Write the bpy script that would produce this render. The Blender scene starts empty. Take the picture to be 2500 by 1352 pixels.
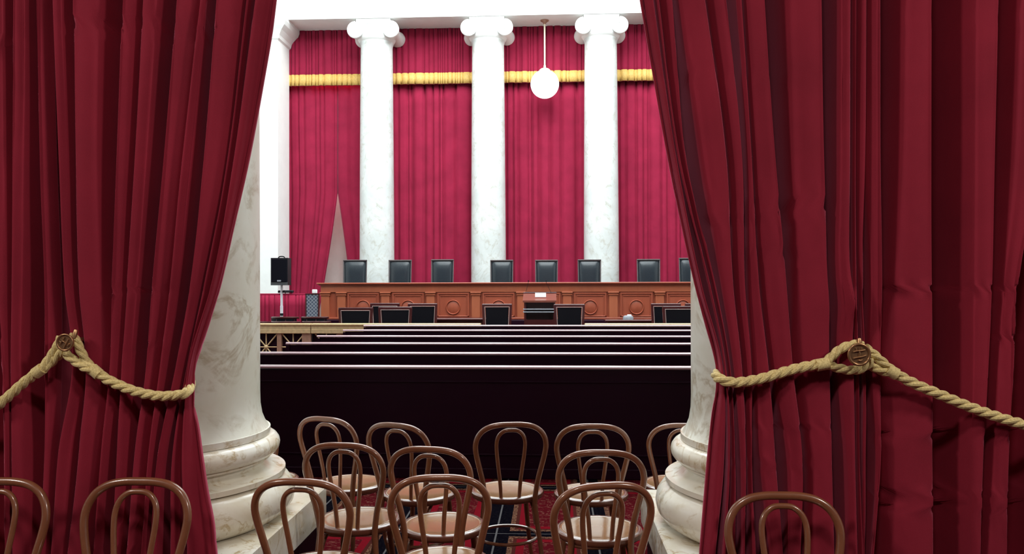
import bpy, math, random
from mathutils import Vector, Matrix, noise

# ------------------------------------------------------------------ camera, world, lights, exposure
SC = bpy.context.scene
COL = SC.collection
cam_d = bpy.data.cameras.new('camera')
cam = bpy.data.objects.new('camera', cam_d)
COL.objects.link(cam)
SC.camera = cam
cam_d.sensor_width = 36.0
cam_d.lens = 1944.0 / 2500.0 * 36.0
cam_d.clip_start = 0.05
cam_d.clip_end = 100
YAW, PITCH, ROLL = math.atan(100 / 1944), math.atan(14 / 1944), 0.0025
fd = Vector((-math.sin(YAW) * math.cos(PITCH), math.cos(YAW) * math.cos(PITCH), math.sin(PITCH)))
rt = Vector((math.cos(YAW), math.sin(YAW), 0))
up = rt.cross(fd)
r2 = rt * math.cos(ROLL) - up * math.sin(ROLL)
u2 = up * math.cos(ROLL) + rt * math.sin(ROLL)
cm = Matrix.Identity(4)
for i in range(3):
    cm[i][0], cm[i][1], cm[i][2] = r2[i], u2[i], -fd[i]
cm[0][3], cm[1][3], cm[2][3] = 0, 0, 1.64
cam.matrix_world = cm

w = bpy.data.worlds.new('world')
SC.world = w
w.use_nodes = True
w.node_tree.nodes['Background'].inputs[0].default_value = (0.35, 0.30, 0.60, 1)
w.node_tree.nodes['Background'].inputs[1].default_value = 0.05

SC.view_settings.view_transform = 'Standard'
SC.view_settings.look = 'None'
SC.view_settings.gamma = 1.0
SC.view_settings.use_curve_mapping = False
SC.view_settings.exposure = 0.0


def area(name, loc, rot, size, power, color):
    l = bpy.data.lights.new(name, 'AREA')
    l.shape = 'RECTANGLE'
    l.size, l.size_y = size
    l.energy = power
    l.color = color
    o = bpy.data.objects.new(name, l)
    COL.objects.link(o)
    o.location = loc
    o.rotation_euler = rot
    return o


# courtroom: daylight laylights in the high ceiling; gallery: added unseen warm lights that shape the curtain folds
area('court_ceiling_light', (-0.2, 14.6, 12.7), (0, 0, 0), (11, 7), 2350, (0.91, 0.985, 1.0))
area('court_ceiling_light_near', (-0.2, 8.2, 12.5), (math.radians(48), 0, 0), (11, 3.5), 1500, (0.91, 0.985, 1.0))
area('gallery_fill_left', (-4.6, 0.2, 4.6), (0, math.radians(-38), 0), (0.7, 0.7), 126, (1.0, 0.91, 0.82))
area('gallery_fill_right', (4.2, 0.2, 4.6), (0, math.radians(38), 0), (0.7, 0.7), 126, (1.0, 0.91, 0.82))
area('gallery_fill_middle', (-0.3, -0.6, 5.2), (0, 0, 0), (0.6, 0.6), 92, (1.0, 0.91, 0.82))
area('drape_gap_fill', (-5.9, 21.95, 7.6), (0, 0, 0), (1.6, 0.3), 450, (1.0, 0.96, 0.92))  # added fill behind the drapes, brightens the wall in the gap


# ------------------------------------------------------------------ helpers
class NT:
    def __init__(s, name):
        s.m = bpy.data.materials.new(name)
        s.m.use_nodes = True
        s.t = s.m.node_tree
        s.b = s.t.nodes['Principled BSDF']

    def n(s, kind, **kw):
        nd = s.t.nodes.new(kind)
        for k, v in kw.items():
            if k.startswith('i_'):
                key = k[2:]
                key = int(key) if key.isdigit() else key.replace('_', ' ')
                nd.inputs[key].default_value = v
            else:
                setattr(nd, k, v)
        return nd

    def l(s, a, b):
        s.t.links.new(a, b)

    def math(s, op, a, b=None, c=None):
        nd = s.t.nodes.new('ShaderNodeMath')
        nd.operation = op
        for i, v in enumerate((a, b, c)):
            if v is None:
                continue
            if isinstance(v, (int, float)):
                nd.inputs[i].default_value = v
            else:
                s.l(v, nd.inputs[i])
        return nd.outputs[0]

    def mix(s, fac, a, b):
        nd = s.t.nodes.new('ShaderNodeMix')
        nd.data_type = 'RGBA'
        for idx, v in ((0, fac), (6, a), (7, b)):
            if isinstance(v, (int, float)):
                nd.inputs[idx].default_value = v
            elif isinstance(v, tuple):
                nd.inputs[idx].default_value = (*v, 1) if len(v) == 3 else v
            else:
                s.l(v, nd.inputs[idx])
        return nd.outputs[2]

    def ramp(s, fac, stops):
        nd = s.t.nodes.new('ShaderNodeValToRGB')
        el = nd.color_ramp.elements
        while len(el) < len(stops):
            el.new(0.5)
        for e, (p, c) in zip(el, stops):
            e.position = p
            e.color = (*c, 1)
        s.l(fac, nd.inputs[0])
        return nd.outputs[0]

    def noise(s, scale, detail=3, rough=0.5, vec=None, dist=0.0):
        nd = s.n('ShaderNodeTexNoise')
        nd.inputs['Scale'].default_value = scale
        nd.inputs['Detail'].default_value = detail
        nd.inputs['Roughness'].default_value = rough
        nd.inputs['Distortion'].default_value = dist
        if vec is not None:
            s.l(vec, nd.inputs['Vector'])
        return nd.outputs[0]

    def coord(s, which='Object', scale=None):
        tc = s.n('ShaderNodeTexCoord').outputs[which]
        if scale:
            mp = s.n('ShaderNodeMapping')
            mp.inputs['Scale'].default_value = scale
            s.l(tc, mp.inputs[0])
            return mp.outputs[0]
        return tc

    def bump(s, h, strength=0.2, dist=0.01):
        nd = s.n('ShaderNodeBump')
        nd.inputs['Strength'].default_value = strength
        nd.inputs['Distance'].default_value = dist
        s.l(h, nd.inputs['Height'])
        s.l(nd.outputs[0], s.b.inputs['Normal'])

    def set(s, **kw):
        for k, v in kw.items():
            key = k.replace('_', ' ')
            sock = s.b.inputs[key]
            if isinstance(v, (int, float)):
                sock.default_value = v
            elif isinstance(v, tuple):
                sock.default_value = (*v, 1) if len(v) == 3 else v
            else:
                s.l(v, sock)
        return s


def mat_plain(name, col, rough=0.5, var=0.12, scale=8.0, **kw):
    t = NT(name)
    nz = t.noise(scale, 3, 0.6, t.coord())
    dark = tuple(c * (1 - var) for c in col)
    lite = tuple(min(1, c * (1 + var)) for c in col)
    t.set(Base_Color=t.ramp(nz, [(0.3, dark), (0.7, lite)]), Roughness=rough, **kw)
    return t.m


def mat_velvet(name, base, sheen_tint, sheen=0.5):
    t = NT(name)
    co = t.coord()
    n1 = t.noise(2.2, 4, 0.6, co)
    n2 = t.noise(420, 2, 0.5, co)
    n3 = t.noise(30, 4, 0.6, t.coord('Object', (1, 1, 0.25)))
    c = t.ramp(n1, [(0.3, tuple(b * 0.82 for b in base)), (0.7, tuple(b * 1.12 for b in base))])
    c = t.mix(t.math('MULTIPLY', n3, 0.30), c, tuple(b * 0.7 for b in base))
    t.set(Base_Color=c, Roughness=0.85, Sheen_Weight=sheen, Sheen_Roughness=0.35, Sheen_Tint=sheen_tint)
    t.b.inputs['Specular IOR Level'].default_value = 0.15
    t.bump(n2, 0.25, 0.002)
    return t.m


def mat_marble(name, light, mid, vein, amt=0.6, scale=1.0, rough=0.28):
    t = NT(name)
    co = t.coord()
    big = t.noise(0.9 * scale, 5, 0.6, co, 0.6)
    blot = t.noise(2.6 * scale, 6, 0.65, co, 1.0)
    c = t.ramp(big, [(0.32, mid), (0.62, light)])
    nd = t.n('ShaderNodeTexNoise')
    nd.inputs['Scale'].default_value = 1.5 * scale
    nd.inputs['Detail'].default_value = 7
    nd.inputs['Roughness'].default_value = 0.6
    nd.inputs['Distortion'].default_value = 1.4
    t.l(co, nd.inputs['Vector'])
    v = t.math('ABSOLUTE', t.math('SUBTRACT', nd.outputs[0], 0.5))
    v = t.math('SUBTRACT', 1.0, t.math('MULTIPLY', v, 22.0))
    v = t.math('MAXIMUM', v, 0.0)
    gate = t.math('MAXIMUM', t.math('SUBTRACT', blot, 0.42), 0.0)
    v = t.math('MINIMUM', t.math('MULTIPLY', t.math('MULTIPLY', v, gate), 5.0 * amt), 1.0)
    c = t.mix(v, c, vein)
    b2 = t.math('MINIMUM', t.math('MAXIMUM', t.math('MULTIPLY', t.math('SUBTRACT', blot, 0.56), 4.0 * amt), 0.0), 0.6)
    c = t.mix(b2, c, tuple(0.6 * a + 0.4 * b for a, b in zip(mid, vein)))
    t.set(Base_Color=c, Roughness=rough)
    return t.m


def mat_wood(name, c1, c2, rough=0.3, scale=(1, 1, 1), grain=14.0, coat=0.0, bump=0.05, spec=0.5):
    t = NT(name)
    co = t.coord('Object', scale)
    n1 = t.noise(grain, 5, 0.6, co, 0.8)
    n2 = t.noise(grain * 0.18, 3, 0.5, co, 0.5)
    c = t.mix(n1, c1, c2)
    c = t.mix(t.math('MULTIPLY', n2, 0.5), c, tuple(0.6 * a for a in c1))
    t.set(Base_Color=c, Roughness=rough, Coat_Weight=coat, Coat_Roughness=0.12)
    t.b.inputs['Specular IOR Level'].default_value = spec
    if bump:
        t.bump(n1, bump, 0.003)
    return t.m


class MB:
    """collects shapes into one mesh"""

    def __init__(s):
        s.v, s.f, s.sm = [], [], []

    def add(s, vs, fs, smooth=False):
        o = len(s.v)
        s.v += [tuple(v) for v in vs]
        s.f += [tuple(i + o for i in f) for f in fs]
        s.sm += [smooth] * len(fs)
        return s

    def box(s, x0, x1, y0, y1, z0, z1, ch=0.0):
        x0, x1 = min(x0, x1), max(x0, x1)
        y0, y1 = min(y0, y1), max(y0, y1)
        z0, z1 = min(z0, z1), max(z0, z1)
        if ch <= 0:
            vs = [(x, y, z) for z in (z0, z1) for y in (y0, y1) for x in (x0, x1)]
            s.add(vs, [(0, 2, 3, 1), (4, 5, 7, 6), (0, 1, 5, 4), (2, 6, 7, 3), (0, 4, 6, 2), (1, 3, 7, 5)])
            return s
        ch = min(ch, (x1 - x0) * .45, (y1 - y0) * .45, (z1 - z0) * .45)
        # chamfered box: 3 verts per corner
        idx = {}
        vs = []
        X, Y, Z = (x0, x1), (y0, y1), (z0, z1)
        for i in (0, 1):
            for j in (0, 1):
                for k in (0, 1):
                    sx, sy, sz = (1, -1)[i], (1, -1)[j], (1, -1)[k]
                    for a in range(3):
                        p = [X[i] + sx * ch, Y[j] + sy * ch, Z[k] + sz * ch]
                        p[a] = (X[i], Y[j], Z[k])[a]
                        idx[i, j, k, a] = len(vs)
                        vs.append(tuple(p))
        fs = []
        for k in (0, 1):
            q = [idx[0, 0, k, 2], idx[1, 0, k, 2], idx[1, 1, k, 2], idx[0, 1, k, 2]]
            fs.append(q if k else q[::-1])
        for j in (0, 1):
            q = [idx[0, j, 0, 1], idx[1, j, 0, 1], idx[1, j, 1, 1], idx[0, j, 1, 1]]
            fs.append(q if not j else q[::-1])
        for i in (0, 1):
            q = [idx[i, 0, 0, 0], idx[i, 1, 0, 0], idx[i, 1, 1, 0], idx[i, 0, 1, 0]]
            fs.append(q if i else q[::-1])
        for i in (0, 1):
            for j in (0, 1):
                fs.append((idx[i, j, 0, 0], idx[i, j, 0, 1], idx[i, j, 1, 1], idx[i, j, 1, 0]))
            for k in (0, 1):
                fs.append((idx[i, 0, k, 0], idx[i, 0, k, 2], idx[i, 1, k, 2], idx[i, 1, k, 0]))
        for j in (0, 1):
            for k in (0, 1):
                fs.append((idx[0, j, k, 1], idx[0, j, k, 2], idx[1, j, k, 2], idx[1, j, k, 1]))
        for i in (0, 1):
            for j in (0, 1):
                for k in (0, 1):
                    fs.append((idx[i, j, k, 0], idx[i, j, k, 1], idx[i, j, k, 2]))
        s.add(vs, fs)
        return s

    def lathe(s, prof, c=(0, 0, 0), n=32, axis='z', cap=True, smooth=True):
        """prof: list of (r, h)"""
        vs, fs = [], []
        for r, h in prof:
            for i in range(n):
                a = 2 * math.pi * i / n
                p = (r * math.cos(a), r * math.sin(a), h)
                if axis == 'y':
                    p = (p[0], p[2], p[1])
                elif axis == 'x':
                    p = (p[2], p[0], p[1])
                vs.append((p[0] + c[0], p[1] + c[1], p[2] + c[2]))
        for k in range(len(prof) - 1):
            for i in range(n):
                j = (i + 1) % n
                fs.append((k * n + i, k * n + j, (k + 1) * n + j, (k + 1) * n + i))
        s.add(vs, fs, smooth)
        if cap:
            o = len(vs)
            base = len(s.v) - o
            s.f.append(tuple(base + i for i in range(n))[::-1])
            s.f.append(tuple(base + (len(prof) - 1) * n + i for i in range(n)))
            s.sm += [False, False]
        return s

    def tube(s, pts, rad, n=8, closed=False, smooth=True, flat=1.0):
        pts = [Vector(p) for p in pts]
        m = len(pts)
        if not isinstance(rad, (list, tuple)):
            rad = [rad] * m
        vs, fs = [], []
        t0 = (pts[1] - pts[0]).normalized()
        ref = Vector((0, 1, 0)) if abs(t0.y) < 0.9 else Vector((1, 0, 0))
        nrm = (ref - t0 * ref.dot(t0)).normalized()
        for i in range(m):
            if closed:
                t = (pts[(i + 1) % m] - pts[i - 1]).normalized()
            else:
                t = (pts[min(i + 1, m - 1)] - pts[max(i - 1, 0)]).normalized()
            nrm = (nrm - t * nrm.dot(t)).normalized()
            b = t.cross(nrm)
            for k in range(n):
                a = 2 * math.pi * k / n
                vs.append(pts[i] + (nrm * math.cos(a) * flat + b * math.sin(a)) * rad[i])
        mm = m if closed else m - 1
        for i in range(mm):
            i2 = (i + 1) % m
            for k in range(n):
                k2 = (k + 1) % n
                fs.append((i * n + k, i2 * n + k, i2 * n + k2, i * n + k2))
        s.add(vs, fs, smooth)
        if not closed:
            base = len(s.v) - len(vs)
            s.f.append(tuple(base + k for k in range(n)))
            s.f.append(tuple(base + (m - 1) * n + k for k in range(n))[::-1])
            s.sm += [True, True]
        return s

    def build(s, name, m, parent=None, loc=None, recalc=True):
        me = bpy.data.meshes.new(name)
        me.from_pydata(s.v, [], s.f)
        me.polygons.foreach_set('use_smooth', s.sm)
        me.materials.append(m)
        if recalc:
            import bmesh
            bm = bmesh.new()
            bm.from_mesh(me)
            bmesh.ops.recalc_face_normals(bm, faces=bm.faces)
            for ed in bm.edges:
                if len(ed.link_faces) == 2 and ed.calc_face_angle(0) > 0.65:
                    ed.smooth = False
            bm.to_mesh(me)
            bm.free()
        me.update()
        o = bpy.data.objects.new(name, me)
        COL.objects.link(o)
        if parent:
            o.parent = parent
        if loc:
            o.location = loc
        return o


def tag(o, label=None, cat=None, group=None, kind=None):
    if label:
        o['label'] = label
    if cat:
        o['category'] = cat
    if group:
        o['group'] = group
    if kind:
        o['kind'] = kind
    return o


def empty(name, loc, rz=0.0):
    o = bpy.data.objects.new(name, None)
    COL.objects.link(o)
    o.location = loc
    o.rotation_euler = (0, 0, rz)
    o.empty_display_size = 0.1
    return o


def dup(root, loc, rz=0.0, scale=None):
    r = root.copy()
    COL.objects.link(r)
    r.location = loc
    r.rotation_euler = (0, 0, rz)
    if scale:
        r.scale = scale
    for ch in list(root.children):
        c = ch.copy()
        COL.objects.link(c)
        c.parent = r
        for g in list(ch.children):
            d = g.copy()
            COL.objects.link(d)
            d.parent = c
    return r


def catmull(P, per=6):
    P = [Vector(p) for p in P]
    out = []
    for i in range(len(P) - 1):
        a, b, c, d = P[max(i - 1, 0)], P[i], P[i + 1], P[min(i + 2, len(P) - 1)]
        for k in range(per):
            t = k / per
            out.append(0.5 * ((2 * b) + (c - a) * t + (2 * a - 5 * b + 4 * c - d) * t * t + (3 * b - 3 * c + d - a) * t ** 3))
    out.append(P[-1])
    return out


def interp(zs, xs, z):
    """monotone-ish cubic interpolation; zs descending or ascending"""
    if zs[0] > zs[-1]:
        zs, xs = zs[::-1], xs[::-1]
    if z <= zs[0]:
        return xs[0]
    if z >= zs[-1]:
        return xs[-1]
    i = 0
    while zs[i + 1] < z:
        i += 1
    h = zs[i + 1] - zs[i]
    t = (z - zs[i]) / h
    s = lambda a: (xs[a + 1] - xs[a]) / (zs[a + 1] - zs[a])
    d = s(i)
    m0 = d if i == 0 else (s(i - 1) + d) / 2
    m1 = d if i + 2 >= len(zs) else (s(i + 1) + d) / 2
    return ((2 * t ** 3 - 3 * t * t + 1) * xs[i] + (t ** 3 - 2 * t * t + t) * h * m0
            + (-2 * t ** 3 + 3 * t * t) * xs[i + 1] + (t ** 3 - t * t) * h * m1)


# ------------------------------------------------------------------ materials
M_velvet = mat_velvet('crimson_velvet', (0.27, 0.017, 0.037), (1.0, 0.26, 0.42), 0.8)
M_drape = mat_velvet('crimson_drape', (0.33, 0.017, 0.055), (1.0, 0.40, 0.55), 0.3)
M_gold = mat_plain('gold_braid', (0.72, 0.47, 0.13), 0.6, 0.15, 30)
M_plaster = mat_plain('white_plaster', (0.86, 0.88, 0.86), 0.7, 0.03, 3)
M_pale = mat_plain('pale_stone_wall', (0.62, 0.55, 0.52), 0.7, 0.06, 3)
M_marble = mat_marble('veined_marble', (0.78, 0.79, 0.72), (0.66, 0.65, 0.54), (0.38, 0.30, 0.18), 0.8, 1.5)
M_marble_base = mat_marble('veined_marble_base', (0.80, 0.79, 0.73), (0.66, 0.60, 0.46), (0.42, 0.30, 0.14), 1.0, 2.6, 0.22)
M_marble_far = mat_marble('overexposed_marble', (0.74, 0.775, 0.765), (0.60, 0.64, 0.63), (0.46, 0.44, 0.37), 0.7, 1.2, 0.4)  # washed-out veins and tint stand in for the far columns' overexposure
M_bench = mat_wood('red_mahogany', (0.32, 0.065, 0.034), (0.44, 0.11, 0.055), 0.35, (1, 1, .18), 9, 0.15)
M_bench_light = mat_wood('orange_mahogany', (0.38, 0.095, 0.045), (0.50, 0.15, 0.07), 0.35, (1, 1, .18), 9, 0.15)
M_lectern = mat_wood('lectern_wood', (0.17, 0.045, 0.030), (0.24, 0.07, 0.045), 0.35, (1, 1, .3), 12, 0.2)
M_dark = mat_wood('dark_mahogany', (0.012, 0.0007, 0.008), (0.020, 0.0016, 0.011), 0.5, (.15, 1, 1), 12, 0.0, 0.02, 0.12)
M_pewcap = mat_wood('mahogany_cap_painted_sheen', (0.46, 0.30, 0.33), (0.54, 0.36, 0.40), 0.30, (.1, 1, 1), 12, 1.0, 0.0)  # pale pink base colour stands in for the cap's grazing reflection
M_chairframe = mat_wood('dark_red_chair_wood', (0.05, 0.008, 0.010), (0.085, 0.015, 0.016), 0.3, (1, 1, .3), 12, 0.3)
M_bent = mat_wood('bent_beech', (0.17, 0.055, 0.024), (0.30, 0.115, 0.055), 0.30, (1, 1, 1), 22, 0.6, 0.04)
M_seat = mat_wood('embossed_seat_veneer', (0.26, 0.115, 0.030), (0.33, 0.155, 0.046), 0.26, (1, 1, 1), 26, 0.7, 0.0)
M_seatrim = mat_wood('seat_rim_wood', (0.12, 0.036, 0.022), (0.20, 0.07, 0.04), 0.26, (1, 1, 1), 20, 0.6, 0.02)
M_leather = mat_plain('black_leather', (0.014, 0.022, 0.030), 0.30, 0.2, 40)
M_leather_dull = mat_plain('black_leather_back', (0.004, 0.004, 0.007), 0.5, 0.2, 40, Specular_IOR_Level=0.15)
M_nail = mat_plain('brass_nail_strip', (0.40, 0.30, 0.28), 0.5, 0.1, 60)
M_bronze = mat_plain('gilt_bronze', (0.62, 0.44, 0.24), 0.38, 0.15, 20, Metallic=0.25)
M_bronze_dull = mat_plain('dull_bronze', (0.36, 0.19, 0.13), 0.45, 0.15, 20, Metallic=0.15)
M_black = mat_plain('black_plastic', (0.008, 0.008, 0.012), 0.45, 0.2, 60, Specular_IOR_Level=0.3)
M_grille = mat_plain('black_speaker_grille', (0.004, 0.004, 0.008), 0.8, 0.3, 200, Specular_IOR_Level=0.1)
M_grey = mat_plain('grey_metal', (0.30, 0.32, 0.36), 0.45, 0.1, 30)
M_steel = mat_plain('dark_brown_metal', (0.10, 0.085, 0.09), 0.4, 0.1, 30)
M_silver = mat_plain('bright_metal_pole', (0.80, 0.80, 0.86), 0.35, 0.05, 30, Metallic=0.3)
M_paper = mat_plain('white_paper', (0.92, 0.92, 0.92), 0.6, 0.02, 10)
M_brassrod = mat_plain('cream_rod', (0.80, 0.72, 0.55), 0.4, 0.05, 10)


def mk_rope():
    t = NT('gold_rope')
    co = t.coord()
    n = t.noise(160, 3, 0.6, co)
    n2 = t.noise(14, 3, 0.5, co)
    c = t.ramp(n, [(0.3, (0.50, 0.38, 0.13)), (0.65, (0.86, 0.72, 0.32))])
    c = t.mix(t.math('MULTIPLY', n2, 0.35), c, (0.66, 0.55, 0.30))
    t.set(Base_Color=c, Roughness=0.8, Sheen_Weight=0.2)
    t.bump(n, 0.5, 0.002)
    return t.m


M_rope = mk_rope()
M_medal = mat_plain('antique_brass', (0.42, 0.24, 0.12), 0.33, 0.2, 60, Metallic=0.75)


def mk_globe():
    t = NT('opal_globe')
    t.set(Base_Color=(0.9, 0.92, 0.9), Roughness=0.3, Emission_Color=(0.95, 1.0, 1.0), Emission_Strength=1.6)
    return t.m


M_globe = mk_globe()


def mk_lattice():
    t = NT('grey_lattice_screen')
    co = t.coord()
    sp = t.n('ShaderNodeSeparateXYZ')
    t.l(co, sp.inputs[0])
    a = t.math('ADD', sp.outputs[0], sp.outputs[2])
    b = t.math('SUBTRACT', sp.outputs[0], sp.outputs[2])
    fa = t.math('ABSOLUTE', t.math('SUBTRACT', t.math('FRACT', t.math('MULTIPLY', a, 13.0)), 0.5))
    fb = t.math('ABSOLUTE', t.math('SUBTRACT', t.math('FRACT', t.math('MULTIPLY', b, 13.0)), 0.5))
    m = t.math('LESS_THAN', t.math('MINIMUM', fa, fb), 0.14)
    t.set(Base_Color=t.mix(m, (0.05, 0.07, 0.11), (0.24, 0.26, 0.30)), Roughness=0.6)
    return t.m


M_lattice = mk_lattice()


def mk_carpet():
    t = NT('patterned_carpet')
    co = t.coord()
    sp = t.n('ShaderNodeSeparateXYZ')
    t.l(co, sp.inputs[0])
    PX, PY = 0.655, 1.175
    ux = t.math('MULTIPLY', t.math('FRACT', t.math('ADD', t.math('DIVIDE', t.math('ADD', sp.outputs[0], 0.375), PX), 50.5)), PX)
    uy = t.math('MULTIPLY', t.math('FRACT', t.math('ADD', t.math('DIVIDE', t.math('SUBTRACT', sp.outputs[1], 5.212), PY), 50.5)), PY)
    dx = t.math('ABSOLUTE', t.math('SUBTRACT', ux, PX / 2))
    dy = t.math('ABSOLUTE', t.math('SUBTRACT', uy, PY / 2))
    ex = t.math('SUBTRACT', dx, 0.085)   # distance outside the dark strip
    ey = t.math('SUBTRACT', dy, 0.055)
    e = t.math('MINIMUM', ex, ey)
    fl = t.noise(28, 4, 0.7, co, 1.2)
    fl2 = t.noise(60, 3, 0.6, co)
    red = t.mix(t.math('GREATER_THAN', fl, 0.56), (0.060, 0.004, 0.007), (0.11, 0.032, 0.026))
    plainred = (0.13, 0.005, 0.010)
    tan = t.mix(t.math('GREATER_THAN', fl2, 0.5), (0.14, 0.07, 0.042), (0.05, 0.018, 0.014))
    brown = (0.05, 0.012, 0.010)
    c = t.mix(t.math('GREATER_THAN', e, 0.055), brown, plainred)
    c = t.mix(t.math('GREATER_THAN', e, 0.105), c, red)
    c = t.mix(t.math('LESS_THAN', e, 0.032), c, tan)
    dark = t.mix(t.math('GREATER_THAN', fl2, 0.55), (0.0025, 0.002, 0.004), (0.006, 0.005, 0.007))
    c = t.mix(t.math('LESS_THAN', e, 0.0), c, dark)
    line = t.math('MAXIMUM', t.math('LESS_THAN', dx, 0.006), t.math('LESS_THAN', dy, 0.004))
    c = t.mix(t.math('MULTIPLY', line, t.math('LESS_THAN', e, 0.0)), c, (0.085, 0.08, 0.083))
    t.set(Base_Color=c, Roughness=0.95)
    t.b.inputs['Specular IOR Level'].default_value = 0.0
    t.bump(t.noise(500, 2, 0.5, co), 0.4, 0.004)
    return t.m


M_carpet = mk_carpet()

# ------------------------------------------------------------------ setting
def struct(name, mb, m):
    o = mb.build(name, m)
    o['kind'] = 'structure'
    return o


struct('floor', MB().box(-9.5, 9.5, -4.0, 22.6, -0.2, 0.0), M_carpet)
struct('ceiling', MB().box(-9.5, 9.5, 3.1, 22.6, 13.0, 13.2), M_plaster)
struct('ceiling_gallery', MB().box(-9.5, 9.5, -4.0, 3.1, 6.0, 6.2), M_pale)
struct('wall_back', MB().box(-9.5, 9.5, 22.3, 22.6, 0, 13.0), M_pale)
struct('wall_left', MB().box(-9.8, -9.5, -4.0, 22.6, 0, 13.0), M_plaster)
struct('wall_right', MB().box(9.5, 9.8, -4.0, 22.6, 0, 13.0), M_plaster)
struct('wall_gallery', MB().box(-9.5, 9.5, 3.1, 3.3, 6.0, 13.0), M_plaster)
e = MB()
e.box(-9.5, 9.5, 20.36, 21.28, 8.5, 13.0)
e.box(-9.5, 9.5, 20.28, 20.40, 9.62, 9.76, 0.02)
struct('trim_1', e, M_plaster)
p = MB()
p.box(-9.5, -7.14, 20.36, 21.25, 0, 7.98)
p.box(-9.5, -7.08, 20.30, 21.28, 0, 0.45, 0.02)
cap = [(-7.14, 0.0, 7.98), (-7.10, .04, 8.02), (-7.08, .06, 8.10), (-7.0, .13, 8.22), (-6.90, .20, 8.32), (-6.86, .24, 8.42), (-6.86, .24, 8.5)]
vs, fs = [], []
for x, d, z in cap:
    vs += [(-9.5, 20.36 - d, z), (x, 20.36 - d, z), (x, 21.28, z), (-9.5, 21.28, z)]
for k in range(len(cap) - 1):
    for i in range(4):
        j = (i + 1) % 4
        fs.append((k * 4 + i, k * 4 + j, k * 4 + 4 + j, k * 4 + 4 + i))
p.add(vs, fs)
struct('trim_2', p, M_plaster)
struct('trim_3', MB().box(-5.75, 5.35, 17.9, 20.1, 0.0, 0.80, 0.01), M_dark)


# ------------------------------------------------------------------ marble columns
def column(x, y, label, group, m, mbase, volute=True):
    R = 0.455
    root = empty('marble_column', (x, y, 0))
    tag(root, label, 'column', group)
    MB().box(-0.60, 0.60, -0.60, 0.60, 0.0, 0.32, 0.01).build('base_block', M_dark, root)
    MB().box(-0.63, 0.63, -0.63, 0.63, 0.32, 0.50, 0.006).build('plinth', mbase, root)

    def torus(z0, z1, r0, bulge, n=9):
        return [(r0 + bulge * math.sin(math.pi * k / (n - 1)), z0 + (z1 - z0) * (1 - math.cos(math.pi * k / (n - 1))) / 2) for k in range(n)]
    pr = torus(0.50, 0.70, 0.525, 0.10)
    pr += [(0.578, 0.701), (0.578, 0.724), (0.548, 0.726), (0.506, 0.738), (0.478, 0.755), (0.480, 0.772), (0.495, 0.780), (0.508, 0.782), (0.508, 0.793)]
    pr += torus(0.793, 0.893, 0.500, 0.052)
    pr += [(0.505, 0.895), (0.505, 0.925)]
    MB().lathe(pr, n=72).build('base', mbase, root)
    sp = [(0.497, 0.925), (0.480, 0.95), (0.466, 0.985), (R + .002, 1.04), (R, 1.10)]
    for k in range(1, 15):
        t = k / 14
        sp.append((R - (R - 0.418) * (t ** 1.6), 1.10 + t * 6.75))
    sp += [(0.425, 7.90), (0.44, 7.94), (0.44, 7.97)]
    MB().lathe(sp, n=72).build('shaft', m, root)
    c = MB()
    c.lathe([(0.43, 7.96), (0.47, 8.0), (0.50, 8.06), (0.50, 8.16)], n=48)
    c.box(-0.45, 0.45, -0.44, 0.44, 8.36, 8.50, 0.012)
    c.box(-0.46, 0.46, -0.42, 0.42, 8.14, 8.38, 0.01)
    for s in (-1, 1):
        prof = []
        for k in range(13):
            t = -1 + 2 * k / 12
            prof.append((0.15 + 0.055 * abs(t) ** 1.5, t * 0.40))
        prof = [(0.205, -0.46), (0.212, -0.45), (0.212, -0.41)] + prof[1:-1] + [(0.212, 0.41), (0.212, 0.45), (0.205, 0.46)]
        c.lathe(prof, (s * 0.468, 0, 8.205), n=40, axis='y')
        # spiral bead of each scroll, front and back
        for f in (-1, 1):
            sc = []
            for k in range(50):
                a = k / 49 * 2.6 * 2 * math.pi
                r = 0.195 * (1 - k / 49) ** 0.9 + 0.02
                sc.append((s * 0.468 + s * -r * math.cos(a + math.pi / 2), f * 0.462, 8.205 + r * math.sin(a + math.pi / 2)))
            c.tube(sc, 0.012, 6)
    c.build('capital', m if m is M_marble else M_plaster, root)
    return root


column(-1.906, 3.80, 'large veined marble column behind the left near curtain', 'near marble columns', M_marble, M_marble_base)
column(1.11, 3.80, 'large veined marble column behind the right near curtain', 'near marble columns', M_marble, M_marble_base)
for x, lab in ((-4.64, 'pale far column behind the left end of the long bench'),
               (-1.685, 'pale far column between the two scroll-topped columns, left of the hanging globe'),
               (1.26, 'pale far column right of the hanging globe'),
               (4.2, 'pale far column at the hidden right end behind the bench')):
    column(x, 20.82, lab, 'far marble columns', M_marble_far, M_marble_far)


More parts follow.
